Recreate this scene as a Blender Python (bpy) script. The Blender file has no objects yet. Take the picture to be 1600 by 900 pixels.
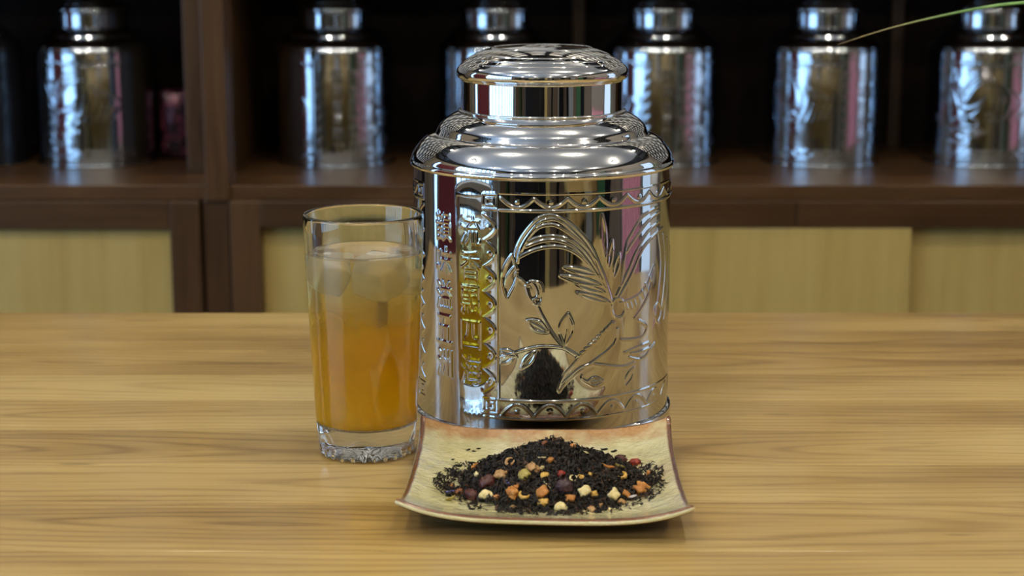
import bpy, bmesh, math, random
import numpy as np
from mathutils import Vector, Matrix, noise
random.seed(7); rng = np.random.default_rng(7)
SC = bpy.context.scene
COL = SC.collection
PI = math.pi
TZ = 0.90                      # height of the table top above the floor

# ------------------------------------------------------------------ camera
CAM_H, PITCH, FPX = 0.2975, math.radians(11.6), 2750.0
cam_d = bpy.data.cameras.new('camera'); cam = bpy.data.objects.new('camera', cam_d); COL.objects.link(cam)
cam.location = (0, 0, TZ + CAM_H); cam.rotation_euler = (PI/2 - PITCH, 0, 0)
cam_d.sensor_width = 36; cam_d.lens = FPX/1600*36; cam_d.clip_start = 0.05
cam_d.dof.use_dof = True; cam_d.dof.focus_distance = 1.0; cam_d.dof.aperture_fstop = 10.5
SC.camera = cam

# ------------------------------------------------------------------ world, exposure
w = bpy.data.worlds.new('world'); SC.world = w; w.use_nodes = True
w.node_tree.nodes['Background'].inputs[0].default_value = (.45, .6, .9, 1)
w.node_tree.nodes['Background'].inputs[1].default_value = .35
vs = SC.view_settings
SC.display_settings.display_device = 'sRGB'
vs.view_transform = 'Standard'; vs.look = 'None'; vs.gamma = 1; vs.exposure = 0.17; vs.use_curve_mapping = False
cy = SC.cycles
cy.max_bounces = 14; cy.glossy_bounces = 8; cy.transmission_bounces = 12; cy.diffuse_bounces = 4
cy.sample_clamp_indirect = 18; cy.blur_glossy = .3

# ------------------------------------------------------------------ lights of the room
def area(name, loc, rot, sx, sy, power, col):
    l = bpy.data.lights.new(name, 'AREA'); l.shape = 'RECTANGLE'; l.size = sx; l.size_y = sy
    l.energy = power; l.color = col
    o = bpy.data.objects.new(name, l); COL.objects.link(o); o.location = loc; o.rotation_euler = rot
    return o
# daylight through the two side windows (stands just outside each opening)
area('daylight_left', (-2.72, -.65, 1.45), (0, -PI/2, 0), 1.80, 2.55, 62, (.38, .66, 1.0))
area('daylight_left_rear', (-2.72, 1.93, 1.42), (0, -PI/2, 0), 1.86, .20, 3.4, (.34, .62, 1.0))
area('daylight_right', (2.72, 1.78, 1.30), (0, PI/2, 0), 1.7, .75, 3.4, (.62, .80, 1.0))
LAMPS = [(x, y) for y in (-1.6, -.2, .85, 2.02) for x in (-1.42, -.5, .5, 1.58)]
LAMP_W, LAMP_C = 10.5, (1.0, .88, .68)

# ------------------------------------------------------------------ helpers
def link_mesh(name, me, mat=None, parent=None, loc=None, smooth=False):
    if mat is not None and not me.materials: me.materials.append(mat)
    o = bpy.data.objects.new(name, me); COL.objects.link(o)
    if parent is not None: o.parent = parent
    if loc is not None: o.location = loc
    if smooth: me.polygons.foreach_set('use_smooth', [True]*len(me.polygons))
    return o
def obj(name, bm, mat=None, parent=None, loc=None, smooth=False):
    me = bpy.data.meshes.new(name); bmesh.ops.recalc_face_normals(bm, faces=bm.faces)
    bm.to_mesh(me); bm.free()
    return link_mesh(name, me, mat, parent, loc, smooth)
def add_box(bm, x0, x1, y0, y1, z0, z1, bev=0.0):
    t = bmesh.new()
    bmesh.ops.create_cube(t, size=1)
    bmesh.ops.scale(t, vec=(x1-x0, y1-y0, z1-z0), verts=t.verts)
    bmesh.ops.translate(t, vec=((x0+x1)/2, (y0+y1)/2, (z0+z1)/2), verts=t.verts)
    if bev: bmesh.ops.bevel(t, geom=list(t.edges), offset=bev, segments=2, profile=.6, affect='EDGES')
    me = bpy.data.meshes.new('tmp'); t.to_mesh(me); t.free(); bm.from_mesh(me); bpy.data.meshes.remove(me)
def box(name, x0, x1, y0, y1, z0, z1, mat, parent=None, bev=0.0):
    """box whose own origin is its centre (so procedural wood runs differently in every board)"""
    bm = bmesh.new(); add_box(bm, -(x1-x0)/2, (x1-x0)/2, -(y1-y0)/2, (y1-y0)/2, -(z1-z0)/2, (z1-z0)/2, bev)
    return obj(name, bm, mat, parent, ((x0+x1)/2, (y0+y1)/2, (z0+z1)/2))
def empty(name, loc=(0, 0, 0)):
    o = bpy.data.objects.new(name, None); COL.objects.link(o); o.location = loc; o.empty_display_size = .02
    return o
def tag(o, label=None, cat=None, group=None, kind=None):
    if label: o['label'] = label
    if cat: o['category'] = cat
    if group: o['group'] = group
    if kind: o['kind'] = kind
    return o
def lathe(name, prof, mat, parent=None, seg=160, loc=None, close_loop=False, smooth=True):
    bm = bmesh.new(); rings = []
    for r, z in prof:
        if r < 1e-6: rings.append([bm.verts.new((0, 0, z))])
        else: rings.append([bm.verts.new((r*math.cos(2*PI*i/seg), r*math.sin(2*PI*i/seg), z)) for i in range(seg)])
    pairs = list(zip(rings[:-1], rings[1:]))
    if close_loop: pairs.append((rings[-1], rings[0]))
    for a, b in pairs:
        for i in range(seg):
            j = (i+1) % seg
            if len(a) == 1 and len(b) == 1: continue
            if len(a) == 1: bm.faces.new((a[0], b[i], b[j]))
            elif len(b) == 1: bm.faces.new((a[i], a[j], b[0]))
            else: bm.faces.new((a[i], a[j], b[j], b[i]))
    return obj(name, bm, mat, parent, loc, smooth)
def smooth_prof(pts, n=6):
    """Catmull-Rom through (r, z) points; a point given twice stays a sharp crease"""
    out = []
    for i in range(len(pts)-1):
        p1, p2 = pts[i], pts[i+1]
        if p1 == p2: continue
        p0 = pts[i-1] if i > 0 and pts[i-1] != p1 else p1
        p3 = pts[i+2] if i+2 < len(pts) and pts[i+2] != p2 else p2
        for k in range(n):
            t = k/n
            out.append(tuple(.5*((2*p1[c]) + (-p0[c]+p2[c])*t + (2*p0[c]-5*p1[c]+4*p2[c]-p3[c])*t*t + (-p0[c]+3*p1[c]-3*p2[c]+p3[c])*t**3) for c in (0, 1)))
    out.append(pts[-1])
    return [(max(r, 0), z) for r, z in out]
def view_ray(px, py):
    """direction from the camera through a point measured on the 1600x900 photograph"""
    x, y = (px-800)/FPX, -(py-450)/FPX
    return Vector((x, math.cos(PITCH)+y*math.sin(PITCH), -math.sin(PITCH)+y*math.cos(PITCH)))
def on_plane_z(px, py, z):
    d = view_ray(px, py); t = (z-CAM_H)/d.z
    return Vector((d.x*t, d.y*t, z))

# ------------------------------------------------------------------ materials
class NT:
    def __init__(s, name):
        s.m = bpy.data.materials.new(name); s.m.use_nodes = True; s.t = s.m.node_tree
        s.b = s.t.nodes['Principled BSDF']; s.out = s.t.nodes['Material Output']
    def n(s, kind, **k):
        o = s.t.nodes.new(kind)
        for a, v in k.items(): setattr(o, a, v)
        return o
    def l(s, a, b): s.t.links.new(a, b)
    def put(s, sock, v):
        if hasattr(v, 'node'): s.l(v, sock)
        else: sock.default_value = v
    def math(s, op, a, b=0.0, c=None):
        o = s.n('ShaderNodeMath', operation=op); s.put(o.inputs[0], a); s.put(o.inputs[1], b)
        if c is not None: s.put(o.inputs[2], c)
        return o.outputs[0]
    def coord(s, which='Object'): return s.n('ShaderNodeTexCoord').outputs[which]
    def mapping(s, v, scale=(1, 1, 1), loc=(0, 0, 0)):
        o = s.n('ShaderNodeMapping'); s.l(v, o.inputs[0]); s.put(o.inputs['Scale'], scale); s.put(o.inputs['Location'], loc); return o.outputs[0]
    def noise(s, v, scale, detail=4, rough=.55, dist=0.0):
        o = s.n('ShaderNodeTexNoise'); s.l(v, o.inputs['Vector']); o.inputs['Scale'].default_value = scale
        o.inputs['Detail'].default_value = detail; o.inputs['Roughness'].default_value = rough; o.inputs['Distortion'].default_value = dist
        return o.outputs['Fac']
    def ramp(s, f, stops):
        o = s.n('ShaderNodeValToRGB'); s.l(f, o.inputs[0]); e = o.color_ramp.elements
        while len(e) < len(stops): e.new(.5)
        for q, (p, c) in zip(e, stops):
            q.position = p; q.color = (*c, 1) if len(c) == 3 else c
        return o.outputs[0]
    def mix(s, f, a, b, mode='MIX'):
        o = s.n('ShaderNodeMix', data_type='RGBA', blend_type=mode); s.put(o.inputs[0], f)
        s.put(o.inputs[6], a if hasattr(a, 'node') or len(a) == 4 else (*a, 1)); s.put(o.inputs[7], b if hasattr(b, 'node') or len(b) == 4 else (*b, 1))
        return o.outputs[2]
    def bump(s, h, strength=.2, dist=.001):
        o = s.n('ShaderNodeBump'); s.l(h, o.inputs['Height']); o.inputs['Strength'].default_value = strength; o.inputs['Distance'].default_value = dist
        s.l(o.outputs[0], s.b.inputs['Normal']); s.l(o.outputs[0], s.b.inputs['Coat Normal']); return o
    def set(s, **k):
        names = dict(col='Base Color', rough='Roughness', metal='Metallic', ior='IOR', trans='Transmission Weight', coat='Coat Weight',
                     coatr='Coat Roughness', spec='Specular IOR Level', sub='Subsurface Weight', subs='Subsurface Scale', em='Emission Color', ems='Emission Strength', aniso='Anisotropic')
        for a, v in k.items():
            if isinstance(v, tuple) and len(v) == 3: v = (*v, 1)
            s.put(s.b.inputs[names[a]], v)
        return s.m

def wood(name, dark, mid, light, axis=0, freq=150, rough=.3, coat=0.0, fig=1.0, bump=.08, coatr=.12, scale=1.0, board=.22, spec=.5, streak=.45, finew=.34, rpow=2.2, mott=.55):
    """long-grain wood: rings cut lengthwise (cathedral figure) + fine pores, different in every board"""
    t = NT(name); v = t.coord('Object'); info = t.n('ShaderNodeObjectInfo').outputs['Random']
    sp = t.n('ShaderNodeSeparateXYZ'); t.l(v, sp.inputs[0])
    X, Y, Z = [sp.outputs[i] for i in range(3)]
    if axis == 0: L, A, B = X, Y, Z
    elif axis == 1: L, A, B = Y, X, Z
    else: L, A, B = Z, X, Y
    L2 = t.math('ADD', L, t.math('MULTIPLY', info, 7.3))
    c = t.n('ShaderNodeCombineXYZ'); t.l(t.math('MULTIPLY', L2, 1.0), c.inputs[0]); t.l(A, c.inputs[1]); t.l(t.math('ADD', B, t.math('MULTIPLY', info, 3.1)), c.inputs[2])
    v = c.outputs[0]
    warp = t.noise(t.mapping(v, (2.6*scale, 9*scale, 9*scale)), 1.0, 3, .5)
    warp2 = t.noise(t.mapping(v, (1.1*scale, 3*scale, 3*scale), (4, 2, 9)), 1.0, 2, .5)
    a = t.math('ADD', A, t.math('MULTIPLY', t.math('SUBTRACT', warp, .5), .05))
    b = t.math('MULTIPLY', t.math('SUBTRACT', warp2, .5), .16)
    r = t.math('SQRT', t.math('ADD', t.math('MULTIPLY', a, a), t.math('MULTIPLY', b, b)))
    rings = t.math('MULTIPLY_ADD', t.math('SINE', t.math('MULTIPLY', r, freq*4)), .5, .5)
    rings = t.math('POWER', rings, rpow)
    fine = t.noise(t.mapping(v, (14, 420, 420)), 1.0, 4, .6)
    med = t.noise(t.mapping(v, (2.2, 46, 46)), 1.0, 3, .6)
    broad = t.noise(t.mapping(v, (2.6, 15, 15), (1, 5, 2)), 1.0, 4, .55)
    f = t.math('ADD', t.math('MULTIPLY', rings, -.16*fig), t.math('MULTIPLY', fine, finew))
    f = t.math('ADD', f, t.math('MULTIPLY_ADD', med, streak, (.45-streak)*.5)); f = t.math('ADD', f, t.math('MULTIPLY_ADD', broad, mott, (.55-mott)*.5))
    f = t.math('ADD', f, t.math('MULTIPLY', t.math('SUBTRACT', info, .5), board))
    col = t.ramp(f, [(.30, dark), (.55, mid), (.85, light)])
    # small dark pores and knots
    k = t.noise(t.mapping(v, (16, 120, 120), (3, 3, 3)), 1.0, 1, .5)
    kk = t.ramp(k, [(.74, (0, 0, 0)), (.80, (1, 1, 1))])
    col = t.mix(t.math('MULTIPLY', kk, .5*fig), col, tuple(x*.35 for x in dark))
    t.bump(fine, bump, .0006)
    rr = t.math('MULTIPLY_ADD', med, .12, rough-.06)
    return t.set(col=col, rough=rr, coat=coat, coatr=coatr, spec=spec)

M = {}
M['table'] = wood('table_wood', (.22, .126, .034), (.40, .264, .084), (.57, .425, .168), rough=.34, coat=.30, coatr=.15, freq=230, fig=1.0, rpow=4.0, board=.26, streak=.26, finew=.36, mott=.95)
M['dark'] = wood('dark_stained_wood', (.030, .0135, .0045), (.056, .027, .0095), (.10, .050, .019), rough=.36, coat=.05, fig=.5, spec=.4)
M['darkv'] = wood('dark_stained_wood_upright', (.030, .0135, .0045), (.056, .027, .0095), (.10, .050, .019), axis=2, rough=.36, coat=.05, fig=.5, spec=.4)
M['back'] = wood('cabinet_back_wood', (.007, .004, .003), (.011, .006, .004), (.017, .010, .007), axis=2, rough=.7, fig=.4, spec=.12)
M['panel'] = wood('pale_birch_panel', (.38, .27, .080), (.47, .35, .115), (.55, .43, .165), axis=2, rough=.34, fig=.25, coat=.1, freq=60)
M['roomwood'] = wood('shop_fitting_wood', (.06, .04, .024), (.11, .075, .045), (.17, .12, .075), axis=2, rough=.5, fig=.4)

def simple(name, col, rough=.5, **k):
    t = NT(name); return t.set(col=col, rough=rough, **k)
def metal(name, col, rough, scr=.05):
    t = NT(name); v = t.coord('Object')
    n = t.noise(t.mapping(v, (30, 30, 900)), 1.0, 3, .6)
    n2 = t.noise(v, 22.0, 2, .5)
    t.set(col=col, metal=1.0, rough=t.math('MULTIPLY_ADD', n, scr, rough-scr/2))
    t.bump(n2, .16, .0022)
    return t.m
M['chrome'] = metal('polished_tin', (.56, .56, .56), .045, .03)
M['lid'] = metal('polished_lid_tin', (.80, .80, .81), .035, .02)
M['tin2'] = metal('shelf_tin', (.54, .59, .66), .09, .04)
M['wall'] = simple('painted_wall', (.27, .24, .20), .8)
M['ceil'] = simple('ceiling_paint', (.66, .70, .76), .8)
M['floor'] = simple('floor_vinyl', (.10, .085, .07), .4)
M['black'] = simple('black_lacquer', (.008, .008, .010), .25)
M['maroon'] = simple('maroon_cloth', (.13, .016, .03), .8)
M['pink'] = simple('pink_cloth', (.60, .27, .36), .85)
M['grey'] = simple('grey_laminate', (.30, .31, .30), .5)
M['green'] = simple('green_laminate', (.04, .12, .05), .5)
M['white'] = simple('white_enamel', (.75, .75, .74), .4)

# ------------------------------------------------------------------ the room
def room():
    X, Y0, Y1, H = 2.6, -3.8, 2.72, 2.6
    def st(name, boxes, mat):
        bm = bmesh.new()
        for b in boxes: add_box(bm, *b)
        return tag(obj(name, bm, mat), kind='structure')
    st('floor', [(-X-.1, X+.1, Y0-.1, Y1+.1, -.1, 0)], M['floor'])
    st('ceiling', [(-X-.1, X+.1, Y0-.1, Y1+.1, H, H+.1)], M['ceil'])
    st('wall_back', [(-X-.1, X+.1, Y1, Y1+.1, 0, H)], M['wall'])
    st('wall_left', [(-X-.1, -X, Y0, -1.95, 0, H), (-X-.1, -X, .64, 1.72, 0, H), (-X-.1, -X, 2.14, Y1, 0, H), (-X-.1, -X, -1.95, .64, 0, .52), (-X-.1, -X, 1.72, 2.14, 0, .45), (-X-.1, -X, -1.95, .64, 2.38, H), (-X-.1, -X, 1.72, 2.14, 2.38, H)], M['wall'])
    st('wall_right', [(X, X+.1, Y0, 1.38, 0, H), (X, X+.1, 2.18, Y1, 0, H), (X, X+.1, 1.38, 2.18, 0, .42), (X, X+.1, 1.38, 2.18, 2.18, H)], M['wall'])
    st('wall_front', [(-X, X, Y0-.1, Y0, 0, H)], M['wall'])
    def win(name, x, y0, y1, z0, z1, nm, nz):
        bm = bmesh.new()
        add_box(bm, x-.03, x+.03, y0, y0+.05, z0, z1); add_box(bm, x-.03, x+.03, y1-.05, y1, z0, z1)
        add_box(bm, x-.03, x+.03, y0, y1, z0, z0+.05); add_box(bm, x-.03, x+.03, y0, y1, z1-.05, z1)
        for i in range(1, nm): yy = y0+(y1-y0)*i/nm; add_box(bm, x-.02, x+.02, yy-.02, yy+.02, z0, z1)
        for i in range(1, nz): zz = z0+(z1-z0)*i/nz; add_box(bm, x-.015, x+.015, y0, y1, zz-.012, zz+.012)
        tag(obj(name, bm, M['black']), kind='structure')
    win('window_1', -2.64, -1.95, .64, .52, 2.38, 9, 2)
    win('window_3', -2.64, 1.72, 2.14, .45, 2.38, 1, 2)
    win('window_2', 2.64, 1.38, 2.18, .42, 2.18, 1, 2)
    # unseen dark ceiling beams over sides and back, added for the mirrored lattice
    bm = bmesh.new()
    for i in range(9):
        y = 2.00 + i*.09
        add_box(bm, -2.58, 2.58, y-.018, y+.018, H-.03, H-.001)
    for i in range(15):
        x = -2.45+i*.35
        add_box(bm, x-.03, x+.03, 2.0, Y1, H-.04, H-.0301)
    for s in (-1, 1):
        for i in range(5): add_box(bm, s*(2.08+i*.11)-.02, s*(2.08+i*.11)+.02, Y0, 1.97, H-.03, H-.001)
    tag(obj('added_beams_1', bm, M['black']), kind='structure')
    # ceiling lamps: a white ring, a frosted bulb that gives the light
    first = None
    for i, (x, y) in enumerate(LAMPS):
        if first is None:
            first = empty('ceiling_spotlight')
            lathe('lamp_ring', [(.055, 0), (.060, -.02), (.050, -.022), (.045, -.004), (.045, 0)], M['white'], first, 24)
            lathe('lamp_bulb', [(.0, -.001), (.026, -.002), (.026, -.006), (.0, -.007)], simple('bulb_face', (1, .9, .8), .5, em=(1, .8, .55), ems=20.0), first, 16)
            r = first
        else:
            r = first.copy(); COL.objects.link(r)
            for ch in first.children:
                c = ch.copy(); COL.objects.link(c); c.parent = r
        r.location = (x, y, H)
        tag(r, 'round recessed ceiling spotlight with a white ring', 'ceiling lamp', 'ceiling spotlights of the shop')
        l = bpy.data.lights.new('spotlight_light', 'POINT'); l.energy = LAMP_W; l.color = LAMP_C; l.shadow_soft_size = .028
        lo = bpy.data.objects.new('spotlight_light', l); COL.objects.link(lo); lo.location = (x, y, H-.045)
    # things that the tins mirror, all outside the frame
    o = box('wall_hanging', -2.58, -2.56, .70, 1.66, .2, 2.0, M['maroon'], bev=.004); tag(o, 'dark maroon cloth hanging on the left wall', 'wall hanging')
    bm = bmesh.new()
    n = 60
    for i in range(n):
        y = .32+.95*i/n; x = 2.52+.03*math.sin(i*1.1)
        y2 = .32+.95*(i+1)/n; x2 = 2.52+.03*math.sin((i+1)*1.1)
        v = [bm.verts.new(p) for p in ((x, y, .04), (x2, y2, .04), (x2, y2, .84), (x, y, .84))]; bm.faces.new(v)
    bmesh.ops.remove_doubles(bm, verts=bm.verts, dist=1e-5)
    bmesh.ops.solidify(bm, geom=bm.faces, thickness=.004)
    tag(obj('curtain', bm, M['pink'], smooth=True), 'low pink pleated cloth hanging along the right wall', 'curtain')
    c = empty('added_striped_cabinet', (.2, -3.5, 0)); tag(c, 'unseen tall cabinet added at the far side for the stripes the tins mirror', 'cabinet')  # added out of view; its mixed doors give the tins upright mirrored stripes
    box('body', -2.32, 2.22, -.28, .25, 0, 2.2, M['roomwood'], c, .004)
    cm = [M['roomwood'], M['black'], M['panel'], M['grey'], M['roomwood'], M['green'], M['black'], M['panel'], M['roomwood'], M['black'], M['roomwood'], M['grey'], M['black']]
    xs = [-2.3, -1.9, -1.65, -1.3, -1.1, -.7, -.55, .0, .28, .7, .9, 1.5, 1.62, 2.2]
    for k in range(13): box('door', xs[k], xs[k+1]-.02, .25, .27, .08, 2.12, cm[k], c, .004)
    for side, x0, ys in (('right', 2.50, (-3.3, -2.7, -2.3, -1.6, -1.2, -.7, -.35, .25)), ('left', -2.53, (-3.4, -3.2, -2.9, -2.6, -2.35, -2.15, -1.99))):
        c = empty('added_wall_boards', (x0, -1.5, 0)); tag(c, 'unseen boards in mixed tones added along the %s wall to vary the reflections' % side, 'cladding')  # boards added out of view so the tins mirror more varied bands
        cm = [M['roomwood'], M['black'], M['grey'], M['roomwood'], M['green'], M['black'], M['roomwood']]
        for k in range(len(ys)-1): box('board', 0, .03, ys[k]+1.5, ys[k+1]+1.48, .05, 1.9, cm[k if side == 'right' else (k*3+1) % 7], c, .003)
    c = empty('added_dark_counter', (-.55, -1.35, 0)); tag(c, 'unseen dark counter added behind the camera to darken the middle of the reflection', 'counter')  # added out of view to darken the centre of the tin's reflection
    box('body', -.42, .42, -.22, .22, 0, .98, M['black'], c, .004)
    box('top', -.45, .45, -.25, .25, .98, 1.01, M['roomwood'], c, .004)
    c = empty('display_table', (1.25, -.9, 0)); tag(c, 'pale wooden display table at the right of the shop', 'table')
    box('table_top', -.5, .5, -.35, .35, .72, .75, M['table'], c, .004)
    for sx in (-.45, .45):
        for sy in (-.3, .3): box('leg', sx-.025, sx+.025, sy-.025, sy+.025, 0, .72, M['table'], c, .003)
room()

# ------------------------------------------------------------------ counter table (planks running left to right)
def table():
    root = empty('counter_table', (0.05, .95, 0))
    tag(root, 'long pale wooden counter top glued from planks in front of the shelves', 'table')
    ys = [.55, .60, .675, .745, .8125, .8871, .9533, 1.0226, 1.0912, 1.1562, 1.2251, 1.2895, 1.352]
    ox, oy = .05, .95
    for k, (a, b) in enumerate(zip(ys[:-1], ys[1:])):
        box('plank', -.60-ox, .56-ox, a+.00010-oy, b-.00010-oy, TZ-.035, TZ, M['table'], root, .00035)
    ap = box('apron', -.55-ox, .51-ox, .62-oy, .64-oy, TZ-.12, TZ-.035, M['table'], root, .002)
    box('apron', -.55-ox, .51-ox, 1.26-oy, 1.28-oy, TZ-.12, TZ-.035, M['table'], root, .002)
    for sx in (-.54, .50):
        for sy in (.63, 1.27): box('leg', sx-.035-ox, sx+.035-ox, sy-.035-oy, sy+.035-oy, 0, TZ-.12001, M['table'], root, .003)
table()

# ------------------------------------------------------------------ shelving behind
SH = TZ-.024                     # top of the shelf the tins stand on
def shelving():
    root = empty('display_shelf', (0, 2.21, 0)); tag(root, 'dark stained wooden shelving that carries the row of metal tea tins', 'shelf')
    def b(name, x0, x1, y0, y1, z0, z1, m, bev=.0015): return box(name, x0, x1, y0-2.21, y1-2.21, z0, z1, m, root, bev)
    b('shelf_board', -1.6, 1.6, 2.214, 2.655, SH-.0185, SH, M['dark'], .0012)
    b('shelf_board', -1.6, 1.6, 2.25, 2.626, SH+.325, SH+.345, M['dark'])
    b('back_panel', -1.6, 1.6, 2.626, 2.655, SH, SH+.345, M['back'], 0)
    b('post', -.3880, -.3585, 2.207, 2.26, SH-.0187, SH+.345, M['darkv'])
    b('divider', -.4336, -.4020, 2.335, 2.626, SH, SH+.325, M['darkv'])
    b('divider', -.3985, -.3695, 2.335, 2.626, SH, SH+.325, M['darkv'])
    b('side_panel', -1.62, -1.6, 2.21, 2.655, SH-.0185, SH+.345, M['darkv'])
    b('side_panel', 1.6, 1.62, 2.21, 2.655, SH-.0185, SH+.345, M['darkv'])
    for x in (.098, .566): b('back_batten', x-.009, x+.009, 2.606, 2.626, SH, SH+.325, M['darkv'])
shelving()
def rack():
    root = empty('added_lattice_rack', (0, 2.5, SH+.3452)); tag(root, 'unseen rack of dark bars on white added above the tin shelf, mirrored as a lattice', 'rack')  # added out of view so the tin's shoulder mirrors a black and white lattice
    H = 1.30
    box('back_panel', -1.9, 1.9, -.08, .14, 0, H, M['white'], root)
    bm = bmesh.new()
    for i in range(22): add_box(bm, -1.9+i*.1805-.022, -1.9+i*.1805+.022, -.12, -.0805, 0, H)
    for k in range(10): add_box(bm, -1.905, 1.905, -.125, -.0805, k*.142, k*.142+.022)
    tag(obj('grid', bm, M['black'], root), kind='stuff')
rack()
def cabinets():
    zt = SH-.0187
    # left one
    root = empty('storage_cabinet', (-.9, 2.4, 0)); tag(root, 'dark stained storage cabinet with a pale panelled door, left of the post', 'cabinet')
    def b(name, x0, x1, y0, y1, z0, z1, m, par=None, bev=.0015, r=root):
        rr = r.location; o = box(name, x0-rr.x, x1-rr.x, y0-rr.y, y1-rr.y, z0, z1, m, par or r, bev); return o
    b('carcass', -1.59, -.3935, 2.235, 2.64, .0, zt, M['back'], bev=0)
    door = b('door', -.4345, -.3965, 2.205, 2.23, .10, zt-.0005, M['darkv'])
    def sub(name, x0, x1, y0, y1, z0, z1, m, par, r):
        pl = par.location; bm = bmesh.new(); add_box(bm, -(x1-x0)/2, (x1-x0)/2, -(y1-y0)/2, (y1-y0)/2, -(z1-z0)/2, (z1-z0)/2, .0015)
        return obj(name, bm, m, par, ((x0+x1)/2-r.x-pl.x, (y0+y1)/2-r.y-pl.y, (z0+z1)/2-pl.z))
    r = root.location
    sub('rail', -1.2, -.4347, 2.205, 2.23, zt-.0365, zt-.0005, M['dark'], door, r)
    sub('rail', -1.2, -.4347, 2.205, 2.23, .10, .15, M['dark'], door, r)
    sub('panel', -1.2, -.4347, 2.216, 2.226, .15, zt-.037, M['panel'], door, r)
    sub('stile', -1.24, -1.2002, 2.205, 2.23, .10, zt-.0005, M['darkv'], door, r)
    b('plinth', -1.59, -.3935, 2.25, 2.27, 0, .10, M['dark'])
    # upright between the two cabinets
    # right one
    root2 = empty('storage_cabinet', (.6, 2.4, 0)); tag(root2, 'dark stained storage cabinet with pale sliding door panels, right of the post', 'cabinet')
    r = root2.location
    b('carcass', -.3928, 1.59, 2.25, 2.64, .0, zt, M['back'], bev=0, r=root2)
    b('upright', -.3930, -.3605, 2.212, 2.249, 0, zt-.0003, M['darkv'], r=root2)
    b('stile', -.3583, -.3200, 2.205, 2.249, .10, zt-.0004, M['darkv'], r=root2)
    b('rail', -.3198, .3608, 2.205, 2.23, zt-.0345, zt-.0004, M['dark'], r=root2)
    b('rail', .3612, 1.55, 2.205, 2.23, zt-.0345, zt-.0004, M['dark'], r=root2)
    b('sliding_panel', .02, .5085, 2.2065, 2.2155, .11, zt-.0348, M['panel'], r=root2)
    b('sliding_panel', -.3198, 1.54, 2.226, 2.233, .11, zt-.0348, M['panel'], r=root2)
    b('rail', -.3198, 1.55, 2.205, 2.235, .06, .108, M['dark'], r=root2)
    b('plinth', -.3928, 1.59, 2.25-.02, 2.2499, 0, .058, M['dark'], r=root2)
cabinets()

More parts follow.
